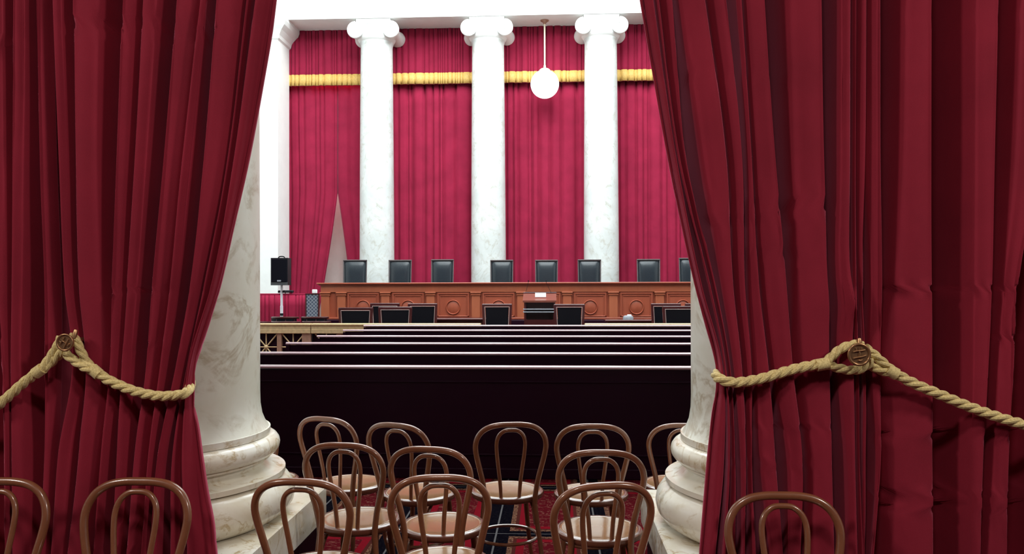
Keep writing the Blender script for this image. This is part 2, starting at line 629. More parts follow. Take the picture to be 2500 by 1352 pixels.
# ------------------------------------------------------------------ near velvet curtains
CZ=[2.72,2.093,1.624,1.328,0.986,0.628]
LM=[[[-1.933,-1.907,-1.882,-1.851,-1.912,-1.941],[-1.892,-1.869,-1.852,-1.818,-1.859,-1.892]],[[-1.85,-1.843,-1.83,-1.807,-1.834,-1.875],[-1.743,-1.749,-1.736,-1.72,-1.757,-1.806]],[[-1.654,-1.676,-1.694,-1.705,-1.737,-1.766],[-1.601,-1.63,-1.649,-1.665,-1.708,-1.74]],[[-1.581,-1.612,-1.643,-1.662,-1.678,-1.697],[-1.516,-1.561,-1.593,-1.619,-1.635,-1.661]],[[-1.448,-1.499,-1.541,-1.564,-1.612,-1.642],[-1.352,-1.43,-1.479,-1.516,-1.557,-1.586]],[[-1.344,-1.42,-1.466,-1.502,-1.547,-1.573],[-1.323,-1.381,-1.433,-1.475,-1.524,-1.55]],[[-1.285,-1.332,-1.384,-1.44,-1.511,-1.54],[-1.189,-1.258,-1.348,-1.41,-1.485,-1.511]],[[-1.176,-1.251,-1.344,-1.405,-1.462,-1.473],[-1.16,-1.235,-1.313,-1.394,-1.433,-1.436]],[[-1.138,-1.222,-1.306,-1.391,-1.42,-1.403],[-1.092,-1.196,-1.295,-1.384,-1.384,-1.351]]]
LO=[[[-2.465,-2.46,-2.453,-2.444,-2.439,-2.433],[-2.38,-2.379,-2.377,-2.377,-2.376,-2.375]],[[-2.364,-2.358,-2.354,-2.35,-2.342,-2.338],[-2.289,-2.284,-2.28,-2.276,-2.272,-2.267]],[[-2.179,-2.164,-2.143,-2.122,-2.111,-2.107],[-2.128,-2.117,-2.109,-2.102,-2.101,-2.099]],[[-2.085,-2.09,-2.094,-2.099,-2.098,-2.094],[-2.045,-2.047,-2.049,-2.055,-2.041,-2.037]],[[-2.005,-1.99,-1.97,-1.966,-1.972,-1.988],[-1.962,-1.947,-1.93,-1.926,-1.935,-1.955]]]
RM=[[[0.336,0.443,0.54,0.615,0.582,0.55],[0.375,0.46,0.551,0.625,0.631,0.596]],[[0.379,0.464,0.573,0.629,0.64,0.614],[0.395,0.471,0.585,0.638,0.649,0.626]],[[0.399,0.474,0.589,0.643,0.655,0.638],[0.451,0.495,0.603,0.655,0.673,0.672]],[[0.467,0.549,0.621,0.661,0.685,0.687],[0.566,0.646,0.667,0.696,0.711,0.7]],[[0.577,0.655,0.676,0.702,0.716,0.72],[0.644,0.705,0.712,0.734,0.731,0.744]],[[0.678,0.721,0.725,0.741,0.758,0.797],[0.702,0.739,0.762,0.796,0.821,0.845]],[[0.714,0.748,0.773,0.805,0.861,0.86],[0.783,0.821,0.859,0.883,0.915,0.906]],[[0.866,0.878,0.891,0.892,0.939,0.94],[0.993,1.002,1.011,1.019,1.024,1.032]],[[1.054,1.048,1.037,1.044,1.071,1.078],[1.098,1.092,1.086,1.098,1.102,1.105]],[[1.107,1.101,1.101,1.107,1.11,1.111],[1.119,1.113,1.116,1.121,1.12,1.135]]]
RO=[[[1.127,1.119,1.122,1.133,1.128,1.117],[1.161,1.15,1.134,1.14,1.137,1.138]],[[1.167,1.158,1.167,1.159,1.181,1.156],[1.203,1.201,1.203,1.198,1.196,1.165]],[[1.291,1.277,1.245,1.209,1.217,1.23],[1.395,1.391,1.393,1.394,1.395,1.396]],[[1.539,1.535,1.526,1.523,1.515,1.517],[1.63,1.609,1.591,1.577,1.563,1.549]],[[1.707,1.679,1.638,1.614,1.599,1.57],[1.801,1.767,1.682,1.67,1.656,1.649]],[[1.859,1.848,1.837,1.82,1.811,1.801],[1.947,1.942,1.925,1.922,1.905,1.888]]]
LME=[[2.739,-1.068],[2.643,-1.079],[2.421,-1.118],[2.103,-1.18],[1.865,-1.235],[1.627,-1.29],[1.532,-1.319],[1.468,-1.339],[1.388,-1.368],[1.309,-1.4],[1.237,-1.418],[1.197,-1.409],[1.15,-1.391],[1.086,-1.376],[0.975,-1.36],[0.833,-1.338],[0.706,-1.313],[0.611,-1.306]]
RME=[[2.709,0.33],[2.398,0.383],[2.087,0.437],[1.855,0.485],[1.623,0.536],[1.469,0.575],[1.376,0.6],[1.299,0.614],[1.253,0.614],[1.161,0.595],[0.992,0.577],[0.853,0.565],[0.638,0.546]]
ROPE_L=[[-1.787,2.95,1.347],[-1.722,2.95,1.293],[-1.666,2.95,1.262],[-1.586,2.95,1.231],[-1.506,2.95,1.215],[-1.443,2.95,1.215],[-1.395,2.95,1.224],[-1.402,3.01,1.24]]
LOOP_L1=[[-1.837,2.94,1.439],[-1.82,2.95,1.429],[-1.808,2.95,1.402],[-1.787,2.95,1.36],[-1.766,2.95,1.327],[-1.743,2.95,1.305]]
LOOP_L2=[[-1.853,2.94,1.376],[-1.829,2.94,1.356],[-1.796,2.94,1.333],[-1.76,2.94,1.314],[-1.743,2.95,1.304]]
ROPE_LO=[[-1.956,2.95,1.313],[-2.02,2.95,1.265],[-2.085,2.95,1.209],[-2.15,2.95,1.155],[-2.215,2.95,1.103]]
LOOP_LO1=[[-1.882,2.96,1.437],[-1.898,2.96,1.401],[-1.922,2.96,1.365],[-1.94,2.95,1.331],[-1.962,2.95,1.308]]
LOOP_LO2=[[-1.869,2.96,1.39],[-1.89,2.96,1.368],[-1.922,2.96,1.338],[-1.943,2.95,1.319],[-1.966,2.95,1.303]]
ROPE_R=[[0.98,2.95,1.344],[0.892,2.95,1.327],[0.819,2.95,1.306],[0.745,2.95,1.285],[0.671,2.95,1.274],[0.62,2.95,1.282],[0.605,3.0,1.295]]
LOOP_R1=[[1.119,2.95,1.41],[1.09,2.95,1.413],[1.046,2.95,1.399],[1.017,2.95,1.375],[0.988,2.95,1.348],[0.966,2.95,1.339]]
LOOP_R2=[[1.142,2.94,1.363],[1.134,2.94,1.344],[1.107,2.94,1.325],[1.075,2.95,1.32],[1.031,2.95,1.328],[0.992,2.95,1.34],[0.966,2.95,1.339]]
ROPE_RO=[[1.22,2.95,1.318],[1.299,2.95,1.274],[1.4,2.95,1.23],[1.5,2.95,1.188],[1.6,2.95,1.152],[1.686,2.95,1.127],[1.771,2.95,1.107]]
LOOP_RO1=[[1.133,2.96,1.401],[1.159,2.96,1.381],[1.184,2.95,1.355],[1.213,2.95,1.33],[1.235,2.95,1.311]]
LOOP_RO2=[[1.126,2.97,1.356],[1.152,2.96,1.336],[1.177,2.95,1.322],[1.206,2.95,1.313],[1.242,2.95,1.305]]
MED=[[-1.831,2.9,1.42],[1.09,2.9,1.381]]



def more_folds(start, sign, n, seed):
    rnd = random.Random(seed)
    out, x = [], start
    for _ in range(n):
        gap, wd = rnd.uniform(.03, .09), rnd.uniform(.05, .12)
        a, c = x + sign * gap, x + sign * (gap + wd)
        lo, hi = min(a, c), max(a, c)
        out.append([[lo + rnd.uniform(-.006, .006) for _ in CZ], [hi + rnd.uniform(-.006, .006) for _ in CZ]])
        x = c
    return out if sign > 0 else out[::-1]


LO = more_folds(-2.50, -1, 15, 41) + LO
RO = RO + more_folds(1.96, 1, 15, 43)
ROPE_RO = ROPE_RO + [[1.92, 2.95, 1.075], [2.15, 2.952, 1.03], [2.42, 2.96, 1.0], [2.55, 3.03, 1.0]]
ROPE_LO = ROPE_LO + [[-2.42, 2.95, 1.0], [-2.65, 2.95, .93], [-2.88, 2.96, .90], [-2.98, 3.03, .90]]


def lerp(a, b, t):
    return a + (b - a) * t


def near_curtain(name, label, ridges, edge, side, base, spread, seed, front=2.98, pair='near velvet curtains', pinch=False):
    """side=+1: sharp fold edges on the left (left curtain), -1: mirrored. base = fixed X for the spread above"""
    rnd = random.Random(seed)
    levels = [5.98, 5.4, 4.8, 4.2, 3.7, 3.3, 3.0]
    z = 2.8
    while z > 0.03:
        levels.append(z)
        z -= 0.03 if z < 1.7 else 0.06
    levels.append(0.012)
    jit = [rnd.uniform(-0.012, 0.016) for _ in ridges]
    rowsv = []
    for z in levels:
        zc = min(max(z, CZ[-1]), CZ[0])

        def ext(x, prev):
            if z > CZ[0] and spread:
                return base + (x - base) * (1 + (spread - 1) * (z - CZ[0]) / (5.98 - CZ[0]))
            if z < CZ[-1]:
                return x + (x - prev) * 0.6 * (CZ[-1] - z) / 0.36
            return x
        L = []
        for a, b in ridges:
            L.append((ext(interp(CZ, a, zc), interp(CZ, a, 0.986)), ext(interp(CZ, b, zc), interp(CZ, b, 0.986))))
        E = None
        if edge:
            ez, ex = [q[0] for q in edge], [q[1] for q in edge]
            E = ext(interp(ez, ex, min(max(z, ez[-1]), CZ[0])), interp(ez, ex, 0.986))
        tie = math.exp(-((z - 1.24) / 0.14) ** 2) if edge else 0.0
        amp = 1.0 - 0.35 * tie
        pts = []
        n = len(L)
        seq = range(n)
        for k in seq:
            xl, xr = L[k]
            wd = max(xr - xl, 0.006)
            xr = xl + wd
            yf = front + jit[k]
            if side > 0:
                pts += [(xl, yf + .026), (xl + .16 * wd, yf), (xl + .7 * wd, yf + .012), (xr, yf + .042)]
            else:
                pts += [(xl, yf + .042), (xl + .3 * wd, yf + .012), (xl + .84 * wd, yf), (xr, yf + .026)]
            if k < n - 1:
                gap = L[k + 1][0] - xr
                d = min(lerp(0.165, 0.30, max(0.0, min(1.0, (z - 1.0) / 0.3))), 0.07 + 6.0 * max(gap, 0)) * amp
                t = 0.66 if side > 0 else 0.34
                g0 = xr + gap * t
                if E is not None:
                    d = min(d, max(0.0, (E - g0) * 1.7 if side > 0 else (g0 - E) * 3.0) + 0.05)
                if gap > 0.04:
                    w2 = gap * 0.22
                    pts += [(g0 - w2, yf + d), (g0 + w2, yf + d)]
                else:
                    pts += [(g0, yf + d)]
        if edge:
            if side > 0:
                last = L[-1][1]
                pts += [(max(lerp(last, E, .55), last + .002), front + .035), (E - .004, front + .03), (E, front + .05), (E - .012, front + .075), (E - .06, front + .10)]
            else:
                first = L[0][0]
                pts = [(E + .06, front + .10), (E + .012, front + .075), (E, front + .05), (E + .004, front + .03), (min(lerp(first, E, .55), first - .002), front + .035)] + pts
        P = catmull([(q[0], q[1], 0) for q in pts], 5)
        row = []
        m = len(P)
        for i, q in enumerate(P):
            u = i / m * len(ridges)
            dy = 0.010 * noise.noise(Vector((u * 2.3 + seed, z * 0.55, 1.7))) + 0.004 * noise.noise(Vector((u * 9 + seed, z * 1.6, 4.1)))
            low = max(0.0, min(1.0, (1.25 - z) / 0.5)) if edge else 0.25
            dy += 0.012 * low * noise.noise(Vector((u * 4.5 + z * 1.2, z * 1.1, seed)))
            dx = 0.004 * noise.noise(Vector((u * 3.1, z * 0.9, seed + 9.0)))
            if pinch:
                wp = math.exp(-((q.x - 1.085) / 0.05) ** 2 - ((z - 1.56) / 0.09) ** 2)
                dx += (1.088 - q.x) * 0.55 * wp
                dy += (-0.035 + 0.02 * noise.noise(Vector((u * 14, z * 22, 2.0)))) * wp
            row.append((q.x + dx, min(q.y + dy, 3.165 if z < 1.0 else 3.165 + min(.15, (z - 1.0) * .5)), z))
        rowsv.append(row)
    m = min(len(r) for r in rowsv)
    M = max(len(r) for r in rowsv)
    # resample each row to the same count
    vs = []
    for r in rowsv:
        if len(r) != M:
            rr = []
            for i in range(M):
                t = i / (M - 1) * (len(r) - 1)
                a = int(t)
                b = min(a + 1, len(r) - 1)
                f = t - a
                rr.append(tuple(r[a][c] * (1 - f) + r[b][c] * f for c in range(3)))
            r = rr
        vs += r
    fs = []
    for k in range(len(rowsv) - 1):
        for i in range(M - 1):
            fs.append((k * M + i, k * M + i + 1, (k + 1) * M + i + 1, (k + 1) * M + i))
    mb = MB()
    mb.add(vs, fs, True)
    o = mb.build(name, M_velvet, recalc=False)
    so = o.modifiers.new('cloth_thickness', 'SOLIDIFY')
    so.thickness = 0.005
    so.offset = 1.0
    tag(o, label, 'curtain', pair)
    return o


near_curtain('velvet_curtain', 'crimson velvet curtain gathered left of the opening by a gold rope', LM, LME, 1, -1.93, 1.60, 3)
near_curtain('velvet_curtain', 'crimson velvet curtain hanging straight at the far left edge of the view', LO, None, 1, -1.96, 0, 5)
near_curtain('velvet_curtain', 'crimson velvet curtain gathered right of the opening by a gold rope', RM, RME, -1, 1.12, 1.68, 7, pinch=True)
near_curtain('velvet_curtain', 'crimson velvet curtain hanging straight at the far right edge of the view', RO, None, -1, 1.12, 0, 11)


# ------------------------------------------------------------------ ropes and medallions
def rope_mb(path, r=0.0185, pitch=0.118, phase=0.0):
    P = catmull(path, 14)
    # resample evenly
    d = [0.0]
    for a, b in zip(P, P[1:]):
        d.append(d[-1] + (b - a).length)
    N = max(int(d[-1] / 0.0055), 6)
    Q, j = [], 0
    for i in range(N + 1):
        s = d[-1] * i / N
        while j < len(d) - 2 and d[j + 1] < s:
            j += 1
        t = (s - d[j]) / max(d[j + 1] - d[j], 1e-9)
        Q.append(P[j].lerp(P[j + 1], t))
    mb = MB()
    nrm = None
    fr = []
    for i, q in enumerate(Q):
        t = (Q[min(i + 1, N)] - Q[max(i - 1, 0)]).normalized()
        ref = Vector((0, 1, 0)) if nrm is None else nrm
        nrm = (ref - t * ref.dot(t)).normalized()
        fr.append((q, nrm, t.cross(nrm)))
    for k in range(3):
        pts = []
        for i, (q, a, b) in enumerate(fr):
            ph = phase + k * 2 * math.pi / 3 - 2 * math.pi * (d[-1] * i / N) / pitch
            pts.append(q + (a * math.cos(ph) + b * math.sin(ph)) * (r * 0.50))
        mb.tube(pts, r * 0.58, 9)
    return mb


def tieback(name, label, main, loops, whip):
    root = empty(name, main[0])
    tag(root, label, 'rope', 'gold curtain ropes')
    off = Vector(main[0])
    rel = lambda P: [Vector(q) - off for q in P]
    rope_mb(rel(main)).build('rope_body', M_rope, root)
    for k, lp in enumerate(loops):
        rope_mb(rel(lp), 0.0165, 0.11, k * 1.1).build('rope_loop', M_rope, root)
    if whip:
        MB().tube(catmull(rel(whip), 5), 0.0225, 14).build('whipping', M_rope, root)
    return root


BACK_L = [(-1.44, 3.09, 1.26), (-1.50, 3.17, 1.27)]
BACK_R = [(0.66, 3.08, 1.31), (0.74, 3.17, 1.32)]
tieback('curtain_rope', 'thick gold rope tied round the left gathered curtain', ROPE_L + BACK_L, [LOOP_L1, LOOP_L2], [(-1.755, 2.949, 1.318), (-1.725, 2.949, 1.293)])
tieback('curtain_rope', 'slack gold rope running off the left edge from the left medallion', ROPE_LO, [LOOP_LO1, LOOP_LO2], [(-1.948, 2.949, 1.318), (-1.978, 2.949, 1.297)])
tieback('curtain_rope', 'thick gold rope tied round the right gathered curtain', ROPE_R + BACK_R, [LOOP_R1, LOOP_R2], [(0.998, 2.949, 1.345), (0.955, 2.949, 1.337)])
tieback('curtain_rope', 'slack gold rope sloping off the right edge from the right medallion', ROPE_RO, [LOOP_RO1, LOOP_RO2], [(1.205, 2.949, 1.324), (1.24, 2.949, 1.305)])


def medallion(loc, r, rot, label):
    root = empty('rope_medallion', loc)
    tag(root, label, 'medallion', 'brass rope medallions')
    MB().lathe([(0.0001, -0.004), (r * .80, -0.004), (r * .86, -0.001), (r * .86, 0.010), (r * 0.7, 0.014), (0.0001, 0.014)], n=40, axis='y', cap=False).build('disc', M_medal, root)
    ring = [(r * .92 * math.cos(a), -0.004, r * .92 * math.sin(a)) for a in [2 * math.pi * k / 48 for k in range(48)]]
    MB().tube(ring, r * .12, 10, closed=True).build('rim', M_medal, root)
    c, s = math.cos(rot), math.sin(rot)
    tr = lambda P: [(r * (x * c - z * s), -0.0055 - d, r * (x * s + z * c)) for x, z, d in P]
    em = MB()
    em.tube(catmull(tr([(-.52, .26, 0), (-.2, .33, .001), (.2, .34, .001), (.52, .40, 0)]), 4), r * .07, 8)
    em.tube(catmull(tr([(-.55, -.32, 0), (-.15, -.24, .001), (.2, -.20, .001), (.58, -.10, 0)]), 4), r * .07, 8)
    em.tube(catmull(tr([(0, .3, 0), (.02, .05, .001), (0, -.22, 0)]), 4), r * .075, 8)
    for x0, x1 in ((-.22, -.3), (0, 0.02), (.2, .28)):
        em.tube(catmull(tr([(x0, .36, 0), (x1, .62, 0)]), 3), r * .055, 8)
    em.tube(catmull(tr([(-.12, -.5, 0), (0.06, -.55, .001), (.22, -.48, 0)]), 3), r * .08, 8)
    em.build('emblem', M_medal, root)
    MB().lathe([(0.013, 0.012), (0.013, 0.10), (0.010, 0.12), (0.010, 3.352 - loc[1])], n=16, axis='y').build('stem', M_medal, root)
    pts = [(0.014, 0.03, r * .4), (0.016, 0.035, r * 1.0), (0.016, 0.04, r * 1.32)]
    MB().tube(pts, [0.007, 0.009, 0.008], 10).build('peg', M_medal, root)
    return root


medallion((MED[0][0], 2.905, MED[0][2]), 0.0325, 0.9, 'round brass medallion holding the left ropes')
medallion((MED[1][0], 2.905, MED[1][2]), 0.040, 0.05, 'round brass medallion holding the right ropes')


# ------------------------------------------------------------------ bentwood chairs
def bentwood_chair():
    root = empty('bentwood_chair', (0, 0, 0))
    half = [(0, .871), (.060, .8695), (.115, .859), (.158, .834), (.184, .796), (.1935, .752), (.188, .70), (.172, .63), (.153, .55), (.140, .47), (.137, .42)]

    def yy(z):
        if z > .44:
            t = (z - .44) / .44
            return -0.172 - 0.028 * t - 0.05 * t * t
        t = (.44 - z) / .44
        return -0.172 - 0.075 * t * t - .02 * t
    H = [(-x, yy(z), z) for x, z in half[::-1]] + [(x, yy(z), z) for x, z in half[1:]]
    MB().tube(catmull(H, 5), 0.0148, 12).build('back_hoop', M_bent, root)
    ih = [(0, .838), (.035, .834), (.063, .812), (.077, .775), (.077, .72), (.068, .64), (.057, .55), (.050, .455)]
    yi = lambda z: yy(z) + 0.004
    H = [(-x, yi(z), z) for x, z in ih[::-1]] + [(x, yi(z), z) for x, z in ih[1:]]
    MB().tube(catmull(H, 5), 0.0108, 10).build('inner_hoop', M_bent, root)
    for s in (-1, 1):
        P = [(s * x, yy(z), z) for x, z in ((.137, .42), (.148, .32), (.163, .2), (.172, .1), (.183, 0.0))]
        MB().tube(catmull(P, 3), [0.0148 - 0.0003 * k for k in range(13)], 10).build('leg', M_bent, root)
    for s in (-1, 1):
        P = [(s * .118, .118, .435), (s * .128, .130, .3), (s * .143, .148, .15), (s * .165, .172, 0.0)]
        MB().tube(catmull(P, 3), [0.016 - 0.0005 * k for k in range(10)], 10).build('leg', M_bent, root)
    prof = [(0.188, 0.423), (0.198, 0.423), (0.207, 0.430), (0.211, 0.442), (0.208, 0.453), (0.200, 0.459), (0.190, 0.4595), (0.188, 0.456)]
    MB().lathe(prof, n=56, cap=False).build('seat_frame', M_seatrim, root)
    pp = [(0.0001, 0.424), (0.188, 0.424), (0.188, 0.4575), (0.184, 0.4592), (0.180, 0.4578), (0.172, 0.4578), (0.155, 0.4558), (0.135, 0.4540), (0.11, 0.4522), (0.08, 0.4506), (0.04, 0.4494), (0.0001, 0.449)]
    MB().lathe(pp, n=56, cap=False).build('seat_panel', M_seat, root)
    ring = [(0.172 * math.cos(a), 0.176 * math.sin(a) - .012, 0.20) for a in [2 * math.pi * k / 40 for k in range(40)]]
    MB().tube(ring, 0.0095, 8, closed=True).build('stretcher', M_bent, root)
    for s in (-1, 1):
        P = [(s * .140, -.165, .30), (s * .132, -.12, .385), (s * .118, -.05, .418)]
        MB().tube(catmull(P, 4), 0.0085, 8).build('brace', M_bent, root)
    return root


chairs = [
    (-0.985, 3.04, -4, 1.0, 'bentwood chair in the nearest row, in front of the left column base'),
    (-0.451, 3.126, 5, 1.0, 'bentwood chair in the nearest row, middle of the opening'),
    (0.196, 3.03, 14, 1.0, 'bentwood chair in the nearest row, beside the right column base'),
    (-2.055, 2.87, 180, 1.04, 'bentwood chair cut by the left edge of the view'),
    (-1.528, 2.88, 180, 1.043, 'bentwood chair back against the left gathered curtain'),
    (0.808, 2.88, 180, 1.013, 'bentwood chair back against the right gathered curtain'),
    (-1.003, 3.733, -5, 1.0, 'glossy-seated bentwood chair at the left of the second row, near the left column base'),
    (-0.579, 3.66, -8, 1.0, 'bentwood chair in the second row with a glossy seat, middle of the opening'),
    (0.217, 3.62, 0, 1.0, 'bentwood chair in the second row, right, with a glossy seat'),
    (-1.83, 4.62, -8, 0.94, 'bentwood chair mostly hidden behind the left marble column'),
    (-1.295, 4.45, -20, 1.0, 'leftmost fully seen bentwood chair in the farthest row, before the front pew'),
    (-0.855, 4.27, -22, 1.0, 'bentwood chair second from left in the farthest row, turned to the right'),
    (-0.227, 4.317, 9, 1.0, 'bentwood chair standing alone in the middle of the farthest row'),
    (0.211, 4.283, 0, 1.0, 'bentwood chair in the farthest row directly behind the second-row right chair'),
    (0.745, 4.62, 0, 0.94, 'bentwood chair partly hidden behind the right marble column'),
]
proto = bentwood_chair()
for i, (tx, ty, dg, zs, lab) in enumerate(chairs):
    rz = math.radians(dg)
    loc = (tx - math.sin(rz) * 0.25, ty + math.cos(rz) * 0.25, 0)
    if i == 0:
        c = proto
        c.location = loc
        c.rotation_euler = (0, 0, rz)
    else:
        c = dup(proto, loc, rz, (1, 1, zs))
    tag(c, lab, 'chair', 'bentwood chairs')


# ------------------------------------------------------------------ pews
def pew():
    root = empty('pew', (0, 0, 0))
    L, Rr = -2.95, 2.95
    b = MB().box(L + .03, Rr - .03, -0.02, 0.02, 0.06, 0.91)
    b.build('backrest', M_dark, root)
    m = MB()
    m.box(L + .03, Rr - .03, -0.032, -0.018, 0.19, 0.205, .004)
    m.box(L + .03, Rr - .03, -0.042, -0.018, 0.0, 0.085, .006)
    m.box(L + .03, Rr - .03, -0.030, -0.018, 0.80, 0.815, .004)
    m.build('moulding', M_dark, root)
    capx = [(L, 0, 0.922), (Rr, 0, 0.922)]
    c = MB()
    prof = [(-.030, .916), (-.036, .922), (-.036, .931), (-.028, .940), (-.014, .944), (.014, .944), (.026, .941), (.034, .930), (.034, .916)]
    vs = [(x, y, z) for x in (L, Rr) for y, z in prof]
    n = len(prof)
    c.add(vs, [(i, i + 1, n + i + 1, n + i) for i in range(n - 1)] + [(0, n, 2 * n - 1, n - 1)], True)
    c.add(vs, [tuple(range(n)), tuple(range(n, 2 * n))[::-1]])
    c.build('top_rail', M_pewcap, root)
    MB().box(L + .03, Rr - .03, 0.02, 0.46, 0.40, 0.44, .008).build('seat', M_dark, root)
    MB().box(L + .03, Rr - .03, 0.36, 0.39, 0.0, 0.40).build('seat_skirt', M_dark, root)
    for x in (L, Rr - .04):
        e = MB()
        prof = [(-.03, 0), (.50, 0), (.50, .50), (.46, .62), (.30, .64), (.12, .68), (.05, .90), (-.03, .905)]
        vs = [(x, y, z) for y, z in prof] + [(x + .04, y, z) for y, z in prof]
        n = len(prof)
        e.add(vs, [tuple(range(n)), tuple(range(n, 2 * n))[::-1]] + [(i, (i + 1) % n, n + (i + 1) % n, n + i) for i in range(n)])
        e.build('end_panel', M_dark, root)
    return root


pews = [(6.70, 'nearest dark wooden pew, its whole tall back facing the bentwood chairs'),
        (7.98, 'second dark wooden pew from the front row of chairs'),
        (9.28, 'third dark wooden pew, its left end just showing by the bronze railing'),
        (10.52, 'fourth dark wooden pew counted away from the chairs'),
        (11.84, 'fifth dark wooden pew, one before the farthest'),
        (13.14, 'farthest dark wooden pew, right before the courtroom railing')]
pp = pew()
for i, (y, lab) in enumerate(pews):
    o = pp if i == 0 else dup(pp, (0, 0, 0))
    o.location = (-0.20, y, 0)
    tag(o, lab, 'pew', 'long dark pews')


# ------------------------------------------------------------------ bronze railing
def railing(x0, x1, label, posts, stars):
    root = empty('bronze_railing', (x0, 14.0, 0))
    tag(root, label, 'railing', 'courtroom railings')
    W = x1 - x0
    MB().box(0, W, -0.07, 0.07, 0.885, 0.925, .012).build('top_rail', M_bronze, root)
    f = MB()
    f.box(0.004, W - .004, -0.05, 0.05, 0.835, 0.885)
    f.box(0.004, W - .004, -0.06, 0.06, 0.745, 0.83, .008)
    f.build('frieze_rail', M_bronze, root)
    MB().box(0, W, -0.05, 0.05, 0.0, 0.26, .008).build('base_rail', M_bronze_dull, root)
    MB().box(0.01, W - .01, 0.035, 0.045, 0.26, 0.745).build('backing', M_dark, root)  # added dark sheet, makes the lattice gaps look dark
    for px, pw in posts:
        MB().box(px - x0 - pw / 2, px - x0 + pw / 2, -0.035, 0.035, 0.26, 0.745).build('post', M_bronze_dull, root)
    for sx in stars:
        s = MB()
        cx, cz, hx, hz = sx - x0, 0.502, 0.205, 0.24
        s.tube([(cx - hx, 0, cz), (cx + hx, 0, cz)], 0.012, 6)
        s.tube([(cx, 0, cz - hz), (cx, 0, cz + hz)], 0.012, 6)
        s.tube([(cx - hx, 0, cz - hz), (cx + hx, 0, cz + hz)], 0.013, 6)
        s.tube([(cx - hx, 0, cz + hz), (cx + hx, 0, cz - hz)], 0.013, 6)
        st = s.build('star_lattice', M_bronze, root)
        MB().lathe([(0.0001, -0.035), (0.02, -0.032), (0.034, -0.02), (0.036, 0.02), (0.0001, 0.03)], (cx, 0, cz), n=16, axis='y', cap=False).build('rosette', M_bronze, st)
    return root


railing(-6.9, -4.302, 'bronze railing section left of the seam, with star lattices', [(-6.86, .06), (-6.34, .08), (-5.86, .08), (-5.368, .08), (-4.877, .08), (-4.385, .16)], [-6.10, -5.61, -5.123, -4.632])
railing(-4.298, -1.27, 'bronze railing section right of the seam, partly behind the pews', [(-3.79, .08), (-3.30, .08), (-2.81, .08), (-2.32, .08), (-1.83, .08), (-1.31, .08)], [-4.03, -3.545, -3.055, -2.565, -2.075, -1.57])
railing(0.55, 4.2, 'bronze railing section right of the gap, seen above the farthest pew', [(0.59, .08), (1.08, .08), (1.57, .08), (2.06, .08), (2.55, .08), (3.04, .08), (3.53, .08), (4.1, .1)], [.835, 1.325, 1.815, 2.305, 2.795, 3.285, 3.81])


# ------------------------------------------------------------------ judges' bench
bench = empty('long_bench', (-0.20, 18.3, 0.80))
tag(bench, 'long reddish wooden judges bench with round carved medallions', 'bench')
B = MB()
B.box(-5.20, 5.20, 0.02, 0.62, 0.0, 0.80)
B.build('body', M_bench, bench)
t = MB()
t.box(-5.28, 5.28, -0.10, 0.70, 0.812, 0.850, .010)
t.box(-5.24, 5.24, -0.06, 0.66, 0.785, 0.812, .006)
t.build('bench_top', M_bench, bench)
MB().box(-5.20, 5.20, -0.015, 0.02, 0.63, 0.785).build('fascia', M_bench_light, bench)
MB().box(-5.22, 5.22, -0.05, 0.02, 0.0, 0.045, .008).build('base_moulding', M_bench, bench)
bays = [-4.402 + 1.0503 * k + 0.2 for k in range(9)]
pil = [b - 0.525 for b in bays] + [bays[-1] + 0.525]
pil = [pil[0] + .02] + pil[1:-1] + [pil[-1] - .02]
for k, x in enumerate([-5.09] + pil + [5.09]):
    q = MB()
    q.box(x - .095, x + .095, -0.045, 0.02, 0.045, 0.55)
    q.box(x - .115, x + .115, -0.065, 0.02, 0.55, 0.575, .006)
    q.box(x - .125, x + .125, -0.08, 0.02, 0.60, 0.63, .006)
    q.box(x - .105, x + .105, -0.055, 0.02, 0.575, 0.60)
    q.build('pilaster', M_bench_light, bench)
for x in bays:
    q = MB()
    q.box(x - .37, x + .37, -0.005, 0.02, 0.06, 0.61)
    for a in ((x - .37, x + .37, .575, .61), (x - .37, x - .335, .06, .575), (x + .335, x + .37, .06, .575), (x - .37, x + .37, .06, .085)):
        q.box(a[0], a[1], -0.028, 0.0, a[2], a[3], .005)
    q.box(x - .31, x + .31, -0.022, 0.0, 0.53, 0.55, .006)
    q.box(x - .31, x - .295, -0.018, 0.0, 0.10, 0.53, .005)
    q.box(x + .295, x + .31, -0.018, 0.0, 0.10, 0.53, .005)
    pn = q.build('panel', M_bench, bench)
    g = MB().lathe([(0.0001, -0.030), (0.10, -0.026), (0.142, -0.012), (0.146, -0.030), (0.157, -0.042), (0.168, -0.030), (0.174, 0.0)], (x, 0, 0.277), n=40, axis='y', cap=False)
    g.build('medallion', M_bench, pn)


